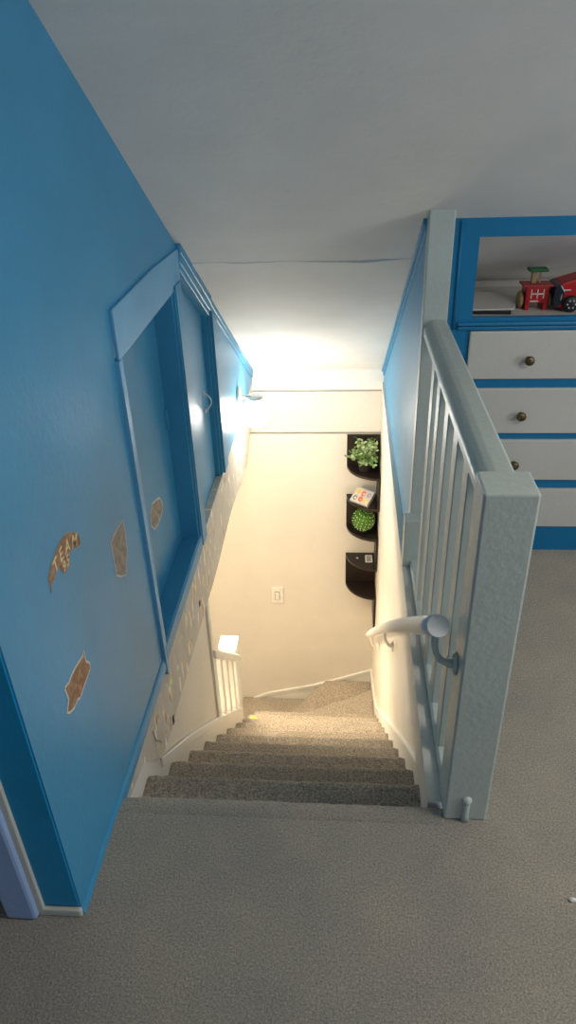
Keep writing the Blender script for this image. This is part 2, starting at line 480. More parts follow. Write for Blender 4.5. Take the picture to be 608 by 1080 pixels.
# the lower hall beyond the stair foot
bm = NB()
box(bm, -1.55, -1.5, 2.25, 4.3, ZB, -0.1); box(bm, -1.5, -0.72, 2.25, 2.30, ZB, -0.1)
struct('wall_lower_hall', bm, M['cream'])

# ------------------------------------------------------------------ setting: rest of the room (behind and beside the camera)
ZC = cz(YFLAT)
bm = NB()      # right wall with a window opening, knee wall beyond the drawers, back wall with a window, far left wall
wy0, wy1, wz0, wz1 = 0.10, 1.30, 0.75, 1.72
box(bm, 2.6, 2.7, -2.7, wy0, 0, ZC + .05); box(bm, 2.6, 2.7, wy1, 2.9, 0, ZC + .05)
box(bm, 2.6, 2.7, wy0, wy1, 0, wz0); box(bm, 2.6, 2.7, wy0, wy1, wz1, ZC + .05)
struct('wall_window_side', bm, M['blue'])
bm = NB()
box(bm, -2.5, -0.7, -2.7, -2.6, 0, ZC + .05); box(bm, 0.7, 2.6, -2.7, -2.6, 0, ZC + .05)
box(bm, -0.7, 0.7, -2.7, -2.6, 0, 0.9); box(bm, -0.7, 0.7, -2.7, -2.6, 2.05, ZC + .05)
struct('wall_back', bm, M['blue'])
bm = NB(); box(bm, -2.5, -2.4, -2.6, 3.0, 0, ZC + .05); box(bm, -2.4, -0.72, 3.0, 3.05, 0, 1.2)
struct('wall_far_left', bm, M['blue'])
bm = NB(); prism(bm, [(1.42, 0), (2.6, 0), (2.6, cz(2.35)), (1.42, cz(2.35))], 1, 2.35, 2.42)
struct('wall_knee', bm, M['cream'])
bm = NB()
for a, b in ((wy0, wy0 + 0.05), (wy1 - 0.05, wy1), (0.675, 0.725)): box(bm, 2.61, 2.66, a, b, wz0, wz1)
for a, b in ((wz0, wz0 + 0.05), (wz1 - 0.05, wz1), (1.21, 1.25)): box(bm, 2.61, 2.66, wy0, wy1, a, b)
box(bm, 2.56, 2.70, wy0 - 0.05, wy1 + 0.05, wz0 - 0.03, wz0)
struct('window_1', bm, M['white'])
bm = NB()
for a, b in ((-0.7, -0.65), (0.65, 0.7), (-0.025, 0.025)): box(bm, a, b, -2.66, -2.61, 0.9, 2.05)
for a, b in ((0.9, 0.95), (2.0, 2.05), (1.45, 1.49)): box(bm, -0.7, 0.7, -2.66, -2.61, a, b)
box(bm, -0.75, 0.75, -2.70, -2.56, 0.87, 0.9)
struct('window_2', bm, M['white'])

# ------------------------------------------------------------------ staircase
stairs = thing('staircase', 'carpeted staircase of grey-beige steps going down and winding off to the lower hall', 'stairs', (-0.16, 1.18, ZB))
def step_station(x, y, z, ysp, zsp):
    pass
SX0, SX1 = -0.583, 0.252
for k in range(1, 11):
    y1 = Y0 + RUN * k; z1 = -RISE * k; yb = Y0 + RUN * (k - 1) - 0.02
    pr = [(yb, z1 - 0.26), (yb, z1)]
    r = 0.026
    pr += [(y1 - r - (y1 - r - yb) * (1 - j / 5), z1) for j in range(1, 5)]
    for j in range(0, 7):
        a = PI / 2 * j / 6
        pr.append((y1 - r + r * math.sin(a), z1 - r + r * math.cos(a)))
    pr += [(y1 - 0.004, z1 - 0.05), (y1 - 0.010, z1 - 0.12), (y1 - 0.012, z1 - 0.26)]
    n = 90 if k < 5 else 40
    def st(x, k=k, y1=y1):
        def f(p):
            q = Vector((x * 55, p[0] * 70, p[1] * 70 + k * 7))
            j = 0.0026 * noise.noise(q) + 0.0016 * noise.noise(Vector((x * 9, p[0] * 5, k)))
            e = max(0, 1 - min(x - SX0, SX1 - x) / 0.02)
            jj = j if p[1] > -RISE * k - 0.2 else 0
            return (x, p[0] + jj - 0.003 * e * e, p[1] + jj - 0.004 * e * e)
        return f
    bm = NB()
    sweep(bm, pr, [st(SX0 + (SX1 - SX0) * i / n) for i in range(n + 1)], smooth=True)
    obj('step', bm, M['carpet'], stairs)
YT = Y0 + RUN * 10
def winder(pts, z):
    bm = NB()
    prism(bm, pts, 2, z - 0.23, z, 0, 0.018)
    for f in bm.faces: f.smooth = False
    obj('step', bm, M['carpet'], stairs)
piv = (-0.53, YT + 0.005)
winder([(SX0, YT - 0.03), (SX1, YT - 0.03), (SX1, 3.93), (-0.248, 3.674), (SX0, YT + 0.02)], -2.31)
winder([(-0.55, YT - 0.01), (SX1, 3.80), (SX1, YE - 0.006), (-0.112, YE - 0.006), (-0.377, 3.86)], -2.52)
winder([(-0.56, YT - 0.01), (-0.30, 3.90), (-0.03, YE - 0.006), (-0.80, YE - 0.006), (-0.80, YT)], -2.73)
winder([(-0.78, YT), (-0.76, YE - 0.006), (-1.10, YE - 0.006), (-1.10, YT)], -2.94)

# ------------------------------------------------------------------ stair-foot balustrade
sb = thing('stair_foot_balustrade', 'small raked white balustrade beside the lower steps with square capped newel', 'balustrade', (-0.60, 2.72, nose(2.72) - 0.05))
def rk(y, d): return -0.556 - (y - 2.358) * 0.95 + d
bm = NB(); prism(bm, [(2.40, rk(2.40, 0)), (3.02, rk(3.02, 0)), (3.02, rk(3.02, -0.05)), (2.40, rk(2.40, -0.05))], 0, -0.63, -0.56, 0, 0.004)
obj('rail', bm, M['white'], sb)
bm = NB(); prism(bm, [(2.31, -0.932), (2.985, -1.558), (2.985, nose(2.985) - 0.3), (2.31, nose(2.31) - 0.3)], 0, -0.655, -0.584, 0, 0.004)
obj('stringer', bm, M['white'], sb)
for y in (2.455, 2.59, 2.725, 2.86):
    bm = NB(); prism(bm, [(y - 0.022, rk(y - 0.022, -0.04)), (y + 0.022, rk(y + 0.022, -0.04)), (y + 0.022, nose(y + 0.022) + 0.04), (y - 0.022, nose(y - 0.022) + 0.04)], 0, -0.615, -0.58, 0, 0.003)
    obj('baluster', bm, M['white'], sb)
nw = None
bm = NB(); box(bm, -0.672, -0.588, 3.0, 3.085, -2.0, -1.125, bev=0.004)
nw = obj('newel_post', bm, M['white'], sb)
bm = NB(); box(bm, -0.682, -0.578, 2.99, 3.095, -1.128, -1.105, bev=0.006)
cap = obj('newel_cap', bm, M['white'], nw)

# ------------------------------------------------------------------ balustrade at the stair head
bl = thing('balustrade', 'pale grey painted stair-head balustrade with thick newel post and square balusters', 'balustrade', (0.31, 1.19, 0))
bm = NB()
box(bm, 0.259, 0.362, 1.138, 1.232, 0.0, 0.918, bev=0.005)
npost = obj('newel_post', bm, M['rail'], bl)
bm = NB()
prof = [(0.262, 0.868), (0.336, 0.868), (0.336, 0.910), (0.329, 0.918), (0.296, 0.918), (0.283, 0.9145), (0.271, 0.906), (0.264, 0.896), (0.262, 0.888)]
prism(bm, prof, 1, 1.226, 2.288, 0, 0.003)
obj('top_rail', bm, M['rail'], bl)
bm = NB()
prof = [(0.262, 0.0), (0.345, 0.0), (0.345, 0.022), (0.268, 0.026), (0.262, 0.020)]
prism(bm, prof, 1, 1.228, 2.288, 0, 0.002)
obj('shoe_rail', bm, M['rail'], bl)
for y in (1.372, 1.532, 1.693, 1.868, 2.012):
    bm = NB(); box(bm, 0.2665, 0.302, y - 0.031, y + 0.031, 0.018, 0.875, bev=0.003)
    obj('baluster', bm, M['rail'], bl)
bm = NB(); box(bm, 0.235, 0.312, 2.225, 2.286, 0.0, 0.20, bev=0.004)
obj('end_block', bm, M['rail'], bl)
bm = NB()
tube(bm, [(0.309, 1.138, 0.0), (0.309, 1.137, 0.02), (0.309, 1.137, 0.070), (0.309, 1.138, 0.078)], [0.010, 0.009, 0.009, 0.007], 12)
lathe(bm, [(0.0, -0.012), (0.008, -0.010), (0.012, -0.004), (0.013, 0.002)], (0.309, 1.138, 0.074), 1, 14)
for f in bm.faces: f.smooth = True
bc = obj('bolt_cover', bm, M['rail'], npost)

# ------------------------------------------------------------------ handrail
hrA = Vector((0.205, 1.163, 0.590)); hrB = Vector((0.198, 3.75, -1.64))
def hr(t):
    p = hrA.lerp(hrB, t); p.z += 0.12 * t * (1 - t); return p
hrl = thing('handrail', 'round cream handrail on curved metal brackets running down the stairs from the newel post', 'handrail', tuple(hr(0.0)))
bm = NB()
pts = [hr(i / 24) for i in range(25)]
d = (hr(0.02) - hr(0)).normalized()
tube(bm, [hrA - d * 0.0] + pts[1:], 0.0235, 24)
lathe(bm, [(0.0, -0.022), (0.012, -0.018), (0.02, -0.008), (0.0235, 0.0)], hr(1.0), 1, 20)
for v in bm.verts:
    pass
obj('rail', bm, M['white'], hrl)
def bracket(t, xw, mat):
    p = hr(t); y = p.y + 0.02
    bm = NB()
    top = Vector((p.x, y, p.z - 0.03)); 
    path = [top + Vector((0, 0, 0.012)), top, top + Vector((0.0, 0.002, -0.035)), top + Vector((0.006, 0.004, -0.065)), top + Vector((0.018, 0.006, -0.088)), top + Vector((0.034, 0.007, -0.098)), Vector((xw, y + 0.008, p.z - 0.13))]
    tube(bm, path, [0.008, 0.0075, 0.007, 0.007, 0.0075, 0.009, 0.012], 12)
    b = obj('bracket', bm, mat, hrl, smooth=True)
    bm = NB()
    lathe(bm, [(0.014, -0.008), (0.019, -0.003), (0.020, 0.0)], (xw, y + 0.008, p.z - 0.13), 0, 16)
    for v in bm.verts: v.co.z = (p.z - 0.13) + (v.co.z - (p.z - 0.13)) * 1.5
    lathe(bm, [(0.004, -0.004), (0.004, 0.0)], (xw - 0.006, y + 0.008, p.z - 0.13 + 0.02), 0, 8)
    obj('bracket_plate', bm, mat, b)
bracket(0.004, 0.258, M['rail'])
bracket(0.50, XRL - 0.013, M['white'])
bracket(0.90, XRL - 0.008, M['white'])

# ------------------------------------------------------------------ built-in drawers under the slope
dr = thing('built_in_dresser', 'blue-framed built-in dresser with off-white drawers and an open cubby under the sloped ceiling', 'dresser', (0.85, 2.35, 0))
YF = 2.35; XR2 = 1.42; ZT = cz(2.35) + 0.004
bm = NB()
box(bm, 0.338, 0.424, YF, YF + 0.022, 0.0, ZT)                    # left stile
box(bm, 1.33, XR2, YF, YF + 0.022, 0.0, ZT)
box(bm, 0.424, 1.33, YF, YF + 0.022, 1.155, ZT)
box(bm, 0.424, 1.33, YF, YF + 0.022, 0.862, 0.905)
for a, b in ((0.667, 0.694), (0.474, 0.494), (0.276, 0.308), (0.0, 0.108)):
    box(bm, 0.424, 1.33, YF, YF + 0.022, a - 0.002, b + 0.002)
obj('face_frame', bm, M['cab_blue'], dr)
bm = NB()
tube(bm, [(0.366, YF - 0.002, 0.868), (0.366, YF - 0.002, ZT - 0.01)], 0.0045, 8)
box(bm, 0.378, XR2, YF - 0.014, YF + 0.002, 0.880, 0.892, bev=0.004)
box(bm, 0.378, XR2, YF - 0.010, YF + 0.002, 0.866, 0.878, bev=0.004)
obj('bead_trim', bm, M['cab_blue'], dr)
bm = NB()
box(bm, 0.340, XR2, YF + 0.022, 2.86, 0.886, 0.900)                # cubby floor
box(bm, 0.340, 0.360, YF + 0.022, 2.42, 0.0, cz(2.43)); prism(bm, [(2.40, 0.0), (2.86, 0.0), (2.86, 0.90), (2.40, cz(2.40))], 0, 0.340, 0.360)
prism(bm, [(YF + 0.022, 0.0), (2.86, 0.0), (2.86, 0.90), (YF + 0.022, cz(YF + 0.022))], 0, 1.40, XR2)
box(bm, 0.340, XR2, 2.80, 2.84, 0.900, 0.922)
box(bm, 0.340, XR2, 2.84, 2.86, 0.0, 0.900)
obj('carcass', bm, M['drawer'], dr)
for a, b in ((0.695, 0.864), (0.494, 0.666), (0.308, 0.473), (0.108, 0.275)):
    bm = NB(); box(bm, 0.422, 1.332, YF - 0.010, YF + 0.012, a + 0.002, b - 0.002, bev=0.004)
    dwr = obj('drawer', bm, M['drawer'], dr)
    for kx in (0.622, 1.13):
        bm = NB(); zc = (a + b) / 2 - 0.012
        lathe(bm, [(0.0, -0.030), (0.009, -0.029), (0.0155, -0.025), (0.0165, -0.020), (0.013, -0.014), (0.007, -0.010), (0.0065, -0.003), (0.010, 0.0)], (kx, YF - 0.010, zc), 1, 20)
        lathe(bm, [(0.0, -0.033), (0.004, -0.032), (0.006, -0.029)], (kx, YF - 0.010, zc), 1, 12)
        obj('knob', bm, M['knob'], dwr, smooth=True)

# things in the cubby
bk = thing('board_book', 'flat pale board game or book with black edge lying in the blue cubby', 'book', (0.50, 2.43, 0.900))
bm = NB(); prism(bm, [(0.437, 2.41), (0.560, 2.40), (0.575, 2.60), (0.437, 2.62)], 2, 0.9006, 0.911, 0, 0.002)
obj('lower_cover', bm, M['black'], bk)
bm = NB(); prism(bm, [(0.433, 2.41), (0.572, 2.41), (0.60, 2.53), (0.578, 2.64), (0.433, 2.64)], 2, 0.9115, 0.918, 0, 0.002)
obj('upper_board', bm, M['drawer'], bk)

ty = thing('toy_wagon', 'small red and tan wooden toy vehicle with a green roof in the cubby', 'toy', (0.645, 2.47, 0.900))
TX0, TX1, TY0, TY1 = 0.613, 0.688, 2.45, 2.52
bm = NB(); box(bm, TX0, TX1, TY0, TY1, 0.925, 0.976, bev=0.003); box(bm, TX0 - 0.012, TX1 + 0.012, TY0 - 0.004, TY1, 0.976, 0.983, bev=0.002)
box(bm, TX0 + 0.002, TX0 + 0.014, TY0 + 0.002, TY1, 0.9005, 0.926); box(bm, TX1 - 0.014, TX1 - 0.002, TY0 + 0.002, TY1, 0.9005, 0.926)
body = obj('body', bm, M['red'], ty)
bm = NB()
for x in (0.630, 0.650, 0.670): box(bm, x - 0.0016, x + 0.0016, TY0 - 0.002, TY0 + 0.001, 0.940, 0.970)
box(bm, 0.630, 0.670, TY0 - 0.002, TY0 + 0.001, 0.953, 0.957); box(bm, 0.628, 0.655, TY0 - 0.002, TY0 + 0.001, 0.929, 0.933)
obj('ladder_marking', bm, M['sticker_edge'], body)
for x in (TX0 - 0.010, TX1 + 0.010):
    bm = NB(); lathe(bm, [(0.0, -0.008), (0.022, -0.008), (0.028, -0.004), (0.028, 0.004), (0.022, 0.008), (0.0, 0.008)], (x, 2.485, 0.9290), 0, 20)
    obj('wheel', bm, M['toy_wood'], ty)
bm = NB(); box(bm, 0.632, 0.648, 2.48, 2.495, 0.982, 1.022, bev=0.002); box(bm, 0.657, 0.662, 2.48, 2.486, 0.982, 1.022)
obj('mast', bm, M['toy_wood'], ty)
bm = NB(); box(bm, 0.619, 0.681, 2.465, 2.51, 1.022, 1.031, bev=0.002)
obj('roof', bm, M['toy_green'], ty)

tc = thing('toy_car', 'rounded red toy car with black wheels parked in the cubby beside the wooden toy', 'toy', (0.80, 2.47, 0.900))
bm = NB()
pf = [(0.708, 0.915), (0.704, 0.945), (0.706, 0.980), (0.716, 0.992), (0.76, 1.006), (0.80, 1.016), (0.86, 1.020), (0.91, 1.004), (0.935, 0.965), (0.938, 0.92), (0.92, 0.908), (0.73, 0.908)]
prism(bm, pf, 1, 2.428, 2.52, 0, 0.008)
cb = obj('body', bm, M['red'], tc)
bm = NB(); prism(bm, [(0.700, 0.915), (0.697, 0.945), (0.700, 0.983), (0.716, 0.991), (0.734, 0.965), (0.728, 0.93), (0.716, 0.915)], 1, 2.424, 2.524, 0, 0.004)
obj('windscreen', bm, M['glass_dark'], cb)
bm = NB(); box(bm, 0.775, 0.815, 2.424, 2.43, 0.962, 0.984, bev=0.002)
obj('side_window', bm, M['lilac'], cb)
bm = NB(); box(bm, 0.718, 0.750, 2.4262, 2.4285, 0.970, 0.973); tube(bm, [(0.728, 2.427, 0.972), (0.722, 2.425, 0.955), (0.721, 2.425, 0.94)], 0.0016, 6)
obj('stripe', bm, M['toy_white'], cb)
for x in (0.755, 0.885):
    for y in (2.424, 2.524):
        bm = NB(); lathe(bm, [(0.0, -0.011), (0.022, -0.011), (0.027, -0.006), (0.027, 0.006), (0.022, 0.011), (0.0, 0.011)], (x, y, 0.9275), 1, 20)
        w = obj('wheel', bm, M['black'], tc)
        bm = NB(); sgn = -1 if y < 2.45 else 1
        for a in range(6):
            ca, sa = math.cos(a * PI / 3), math.sin(a * PI / 3)
            lathe(bm, [(0.0, sgn * 0.0115), (0.003, sgn * 0.011)], (x + 0.013 * ca, y, 0.9275 + 0.013 * sa), 1, 8)
        obj('hub_studs', bm, M['toy_white'], w)

# ------------------------------------------------------------------ wall light
wl = thing('wall_light', 'glowing white globe wall light on an enamel arm beside the blue stair wall', 'lamp', (XL, 3.60, 0.10))
GC = Vector((-0.475, 3.62, 0.045))
bm = NB(); lathe(bm, [(0.0, 0.022), (0.03, 0.020), (0.05, 0.012), (0.056, 0.0)], (XL, 3.60, 0.150), 0, 28)
obj('backplate', bm, M['fixture'], wl, smooth=True)
bm = NB(); tube(bm, [(XL + 0.015, 3.60, 0.150), (XL + 0.04, 3.605, 0.147), (GC.x - 0.02, 3.615, 0.142)], 0.012, 12)
obj('arm', bm, M['fixture'], wl, smooth=True)
bm = NB(); lathe(bm, [(0.0, 0.030), (0.040, 0.029), (0.046, 0.024), (0.048, 0.0), (0.044, -0.002), (0.0, -0.002)], (GC.x, GC.y, 0.118), 2, 28)
obj('globe_holder', bm, M['fixture'], wl, smooth=False)
bm = NB(); bmesh.ops.create_uvsphere(bm, u_segments=32, v_segments=20, radius=0.083)
for v in bm.verts: v.co += GC
obj('globe', bm, M['globe'], wl, smooth=True)

# ------------------------------------------------------------------ end wall: switch and cover plate
sw = thing('light_switch', 'cream rocker light switch plate on the stair-end wall', 'light switch', (-0.469, YE, -1.672))
bm = NB(); box(bm, -0.514, -0.424, YE - 0.014, YE - 0.0005, -1.742, -1.600, bev=0.004)
obj('switch_plate', bm, M['plastic'], sw)
bm = NB(); box(bm, -0.488, -0.450, YE - 0.017, YE - 0.012, -1.712, -1.636, bev=0.002)
obj('toggle_recess_shade', bm, M['canvas_edge'], sw)  # grey colour stands in for the shade in the recess round the toggle
bm = NB(); box(bm, -0.483, -0.455, YE - 0.024, YE - 0.013, -1.706, -1.642, bev=0.003)
obj('toggle', bm, M['plastic'], sw)
bm = NB(); box(bm, -0.505, -0.335, YE - 0.020, YE - 0.0085, -0.052, 0.008, bev=0.003)
cp = obj('cover_plate', bm, M['ceil'], loc=(-0.42, YE - 0.008, -0.02))
tag(cp, 'small white rectangular cover plate on the white strip above the stair-end wall', 'cover plate')

# ------------------------------------------------------------------ corner shelf
SXC, SYC, SR = XRL - 0.003, YE - 0.001, 0.215
cs = thing('corner_shelf', 'dark brown zigzag corner shelf with five quarter-round tiers on the stair-end wall', 'shelf', (SXC, SYC, -1.95))
tiers = [-0.575, -0.805, -1.04, -1.285, -1.53]
TH = 0.018
def quarter(z):
    pts = [(SXC, SYC)]
    for k in range(15):
        a = PI / 2 * k / 14
        pts.append((SXC - SR * math.cos(a), SYC - SR * math.sin(a)))
    bm = NB(); prism(bm, pts, 2, z - TH, z, 0, 0.0015); return bm
for z in tiers: obj('tier', quarter(z), M['dark_wood'], cs)
def endpanel(z0, z1):
    bm = NB(); box(bm, SXC - SR, SXC, SYC - 0.014, SYC, z0, z1); obj('side_panel', bm, M['dark_wood'], cs)
def sidepanel(z0, z1):
    bm = NB(); box(bm, SXC - 0.014, SXC, SYC - SR, SYC, z0, z1); obj('side_panel', bm, M['dark_wood'], cs)
endpanel(-0.575, -0.36); sidepanel(-0.805, -0.575 - TH); endpanel(-1.04, -0.805 - TH); sidepanel(-1.285, -1.04 - TH); endpanel(-1.53, -1.285 - TH); sidepanel(-1.80, -1.53 - TH)

def leafmesh(bm, p, d, n, L, W, mi):
    d = d.normalized(); s = d.cross(n).normalized(); u = s.cross(d)
    th = u * 0.0006
    prof = [(0, 0), (0.3, 0.8), (0.6, 1.0), (0.85, 0.6), (1.0, 0.0)]
    up, lo = [], []
    top = [p + d * L * a + s * W * b * 0.5 - u * 0.15 * L * a * a for a, b in prof] + [p + d * L * a - s * W * b * 0.5 - u * 0.15 * L * a * a for a, b in prof[-2:0:-1]]
    A = [bm.verts.new(q + th) for q in top]; B = [bm.verts.new(q - th) for q in top]
    f = bm.faces.new(A); f.material_index = mi; f = bm.faces.new(B[::-1]); f.material_index = mi
    for i in range(len(A)):
        f = bm.faces.new((A[i], B[i], B[(i + 1) % len(A)], A[(i + 1) % len(A)])); f.material_index = mi

PX, PY = SXC - 0.098, SYC - 0.098
pp = thing('potted_plant', 'leafy grey-green artificial plant in a dark pot on the top shelf tier', 'plant', (PX, PY, tiers[0]))
bm = NB(); lathe(bm, [(0.0, 0.0), (0.036, 0.0), (0.046, 0.072), (0.049, 0.078), (0.043, 0.078), (0.040, 0.070), (0.0, 0.068)], (PX, PY, tiers[0] + 0.0005), 2, 24)
obj('pot', bm, M['pot'], pp)
rnd = random.Random(3)
bm = NB(); bs = NB()
for k in range(46):
    a = rnd.uniform(0, 2 * PI); el = rnd.uniform(0.15, 1.3); L = rnd.uniform(0.10, 0.175)
    d = Vector((math.cos(a) * math.cos(el) * 0.92, math.sin(a) * math.cos(el) * 0.92, math.sin(el)))
    o0 = Vector((PX, PY, tiers[0] + 0.07)); e = o0 + d * L
    if e.x > SXC - 0.02: e.x = SXC - 0.02
    if e.y > SYC - 0.022: e.y = SYC - 0.022
    tube(bs, [o0, o0.lerp(e, 0.5) + Vector((0, 0, 0.01)), e], [0.002, 0.0016, 0.001], 5)
    for j in range(9):
        t = 0.35 + 0.65 * j / 8; p = o0.lerp(e, t)
        dd = Vector((rnd.uniform(-1, 1), rnd.uniform(-1, 1), rnd.uniform(-0.2, 1)))
        q = p + dd.normalized() * 0.034
        if q.x > SXC - 0.018 or q.y > SYC - 0.02: dd = Vector((-abs(dd.x), -abs(dd.y), abs(dd.z)))
        leafmesh(bm, p, dd, Vector((rnd.uniform(-.4, .4), rnd.uniform(-.6, .1), 1)), rnd.uniform(0.024, 0.036), rnd.uniform(0.013, 0.020), 1 if rnd.random() < 0.42 else 0)
obj('stems', bs, M['leaf'], pp)
obj('foliage', bm, [M['leaf'], M['leaf_pale']], pp)

# card block leaning on the second tier
ct = thing('art_block', 'small grey-edged picture block with six colourful squares leaning on second shelf tier', 'picture', (SXC - 0.10, SYC - 0.10, tiers[1]))
bm = NB(); W2, H2, T2 = 0.072, 0.056, 0.024
box(bm, -W2, W2, -H2, H2, -T2, 0, bev=0.002)
bt = NB(); cols = ['yellow_print', 'orange', 'lilac', 'grey_print', 'orange', 'yellow_print']
pm = NB(); box(pm, -W2 + 0.003, W2 - 0.003, -H2 + 0.003, H2 - 0.003, 0.0002, 0.0012)
rr = random.Random(5)
for k in range(6):
    cx_ = -0.044 + 0.044 * (k % 3); cy_ = 0.022 - 0.045 * (k // 3)
    n = 9; rad = 0.0185
    pts = [(cx_ + rad * rr.uniform(0.75, 1.15) * math.cos(2 * PI * i / n), cy_ + rad * 1.1 * rr.uniform(0.75, 1.15) * math.sin(2 * PI * i / n)) for i in range(n)]
    prism(bt, pts, 2, 0.0013, 0.0022, k)
    pts = [(cx_ + 0.005 + 0.006 * math.cos(2 * PI * i / 7), cy_ - 0.003 + 0.007 * math.sin(2 * PI * i / 7)) for i in range(7)]
    prism(bt, pts, 2, 0.0023, 0.0030, 6 if k % 2 else 7)
rot = Matrix.Translation(Vector((SXC - 0.112, SYC - 0.122, tiers[1] + 0.050))) @ Matrix.Rotation(math.radians(-38), 4, 'Z') @ Matrix.Rotation(math.radians(36), 4, 'X')
for b in (bm, bt, pm): b.transform(rot)
obj('block', bm, M['canvas_edge'], ct)
obj('print_ground', pm, M['card'], ct)
obj('pictures', bt, [M[c] for c in cols] + [M['paper'], M['sand']], ct)

# ball topiary on the third tier
BX, BY, BR = SXC - 0.098, SYC - 0.098, 0.075
tp = thing('topiary_ball', 'bright green ball topiary dotted with white buds on the third shelf tier', 'plant', (BX, BY, tiers[2]))
bm = NB(); bb = NB(); NBALL = 240
BC = Vector((BX, BY, tiers[2] + BR + 0.016))
bmesh.ops.create_icosphere(bm, subdivisions=3, radius=BR * 0.86)
for v in bm.verts: v.co += BC
for k in range(NBALL):
    zz = 1 - 2 * (k + 0.5) / NBALL; rho = math.sqrt(1 - zz * zz); a = k * 2.39996
    nrm = Vector((rho * math.cos(a), rho * math.sin(a), zz))
    t = nrm.cross(Vector((0.3, 0.5, 0.8))).normalized()
    leafmesh(bm, BC + nrm * BR * 0.82, nrm * 0.8 + t * rnd.uniform(-0.7, 0.7), t, BR * 0.30, 0.009, 0)
    if k % 2 == 0:
        lathe(bb, [(0.0, -0.0036), (0.0026, -0.0026), (0.0036, 0), (0.0026, 0.0026), (0.0, 0.0036)], BC + nrm * (BR * 1.02), 2, 8)
obj('foliage', bm, M['green'], tp)
obj('buds', bb, M['bud'], tp)
bm = NB(); lathe(bm, [(0.0, 0.0), (0.030, 0.0), (0.034, 0.022), (0.0, 0.024)], (BX, BY, tiers[2] + 0.0004), 2, 20)
obj('pot', bm, M['pot'], tp)

# paper tag and tiny pale scrap on the fourth tier
pt = thing('paper_tag', 'small white paper tag with grey print lying on the fourth shelf tier', 'tag', (SXC - 0.055, SYC - 0.085, tiers[3]))
bm = NB(); box(bm, SXC - 0.078, SXC - 0.028, SYC - 0.125, SYC - 0.035, tiers[3] + 0.0004, tiers[3] + 0.0016)
obj('paper', bm, M['paper'], pt)
bm = NB()
for k in range(5): box(bm, SXC - 0.069, SXC - 0.038, SYC - 0.112 + k * 0.013, SYC - 0.103 + k * 0.013, tiers[3] + 0.0017, tiers[3] + 0.0022)
obj('print', bm, M['grey_print'], pt)
bm = NB(); prism(bm, [(SXC - 0.142, SYC - 0.072), (SXC - 0.130, SYC - 0.082), (SXC - 0.126, SYC - 0.076), (SXC - 0.136, SYC - 0.066)], 2, tiers[3] + 0.0004, tiers[3] + 0.004)
tag(obj('paper_scrap', bm, M['paper'], loc=(SXC - 0.134, SYC - 0.074, tiers[3])), 'tiny pale scrap lying left of the paper tag on the fourth shelf tier', 'scrap')

# ------------------------------------------------------------------ torn sticker remains on the left wall
P1 = [(1.211, 0.7824), (1.2378, 0.7664), (1.252, 0.7483), (1.2528, 0.7267), (1.2414, 0.7257), (1.2151, 0.7354), (1.2044, 0.7438), (1.1874, 0.7407), (1.1809, 0.7203), (1.1556, 0.7195), (1.143, 0.7231), (1.134, 0.7409), (1.1339, 0.749), (1.111, 0.7492), (1.0965, 0.7397), (1.0839, 0.741), (1.0739, 0.7265), (1.0776, 0.7456), (1.0736, 0.7584), (1.0903, 0.7678), (1.0997, 0.7768), (1.1269, 0.7854), (1.1583, 0.7921), (1.1858, 0.7903)]
P2 = [(1.5349, 0.614), (1.5357, 0.5733), (1.5266, 0.5224), (1.481, 0.4752), (1.446, 0.4962), (1.4209, 0.5184), (1.4214, 0.5583), (1.4218, 0.5973), (1.4216, 0.6168), (1.4501, 0.6225), (1.4936, 0.622)]
P3 = [(1.154, 0.5098), (1.1527, 0.4822), (1.1689, 0.4604), (1.1652, 0.4454), (1.144, 0.4399), (1.1126, 0.4363), (1.0842, 0.4309), (1.0704, 0.4393), (1.048, 0.4373), (1.0247, 0.4479), (1.0144, 0.4601), (1.0224, 0.4693), (1.0338, 0.4793), (1.0289, 0.5107), (1.035, 0.5165), (1.0549, 0.5117), (1.0769, 0.5146), (1.1113, 0.5119), (1.1394, 0.5065)]
P4 = [(2.0135, 0.3899), (2.0731, 0.3742), (2.112, 0.3585), (2.1388, 0.318), (2.1254, 0.2937), (2.0467, 0.2836), (1.9963, 0.2935), (1.9689, 0.3253), (1.9792, 0.3677)]
def inset(P, k):
    n = len(P); out = []
    area = sum(P[i][0] * P[(i + 1) % n][1] - P[(i + 1) % n][0] * P[i][1] for i in range(n))
    s = 1 if area > 0 else -1
    for i in range(n):
        a, b, c = Vector(P[i - 1]), Vector(P[i]), Vector(P[(i + 1) % n])
        d = ((b - a).normalized() + (c - b).normalized())
        d = d.normalized() if d.length > 1e-6 else (b - a).normalized()
        nrm = Vector((-d.y, d.x)) * s
        out.append(tuple(b + nrm * k))
    return out
def sticker(P, x, label, mat, k):
    cy = sum(p[0] for p in P) / len(P); czz = sum(p[1] for p in P) / len(P)
    t = thing('torn_sticker', label, 'sticker', (x, cy, czz))
    bm = NB(); prism(bm, P, 0, x + 0.0002, x + 0.0010)
    obj('torn_edge', bm, M['sticker_edge'] if k > 0.002 else M['residue_grey'], t)
    bm = NB(); prism(bm, inset(P, k), 0, x + 0.0010, x + 0.0016)
    obj('bare_patch', bm, mat, t)
    return t
t1 = sticker(P1, XL, 'torn brown sticker remnant lettered TEAM 95 on the blue wall', M['residue_brown'], 0.0018)
sticker(P2, XL, 'pale grey-brown shard-shaped sticker remnant near the closet edge on the blue wall', M['residue_grey'], 0.005)
sticker(P3, XL, 'ragged brown sticker remnant with white torn edges low on the blue wall', M['residue_brown'], 0.006)
sticker(P4, -0.632, 'small oval brown sticker remnant on the recessed blue closet panel', M['residue_grey'], 0.007)

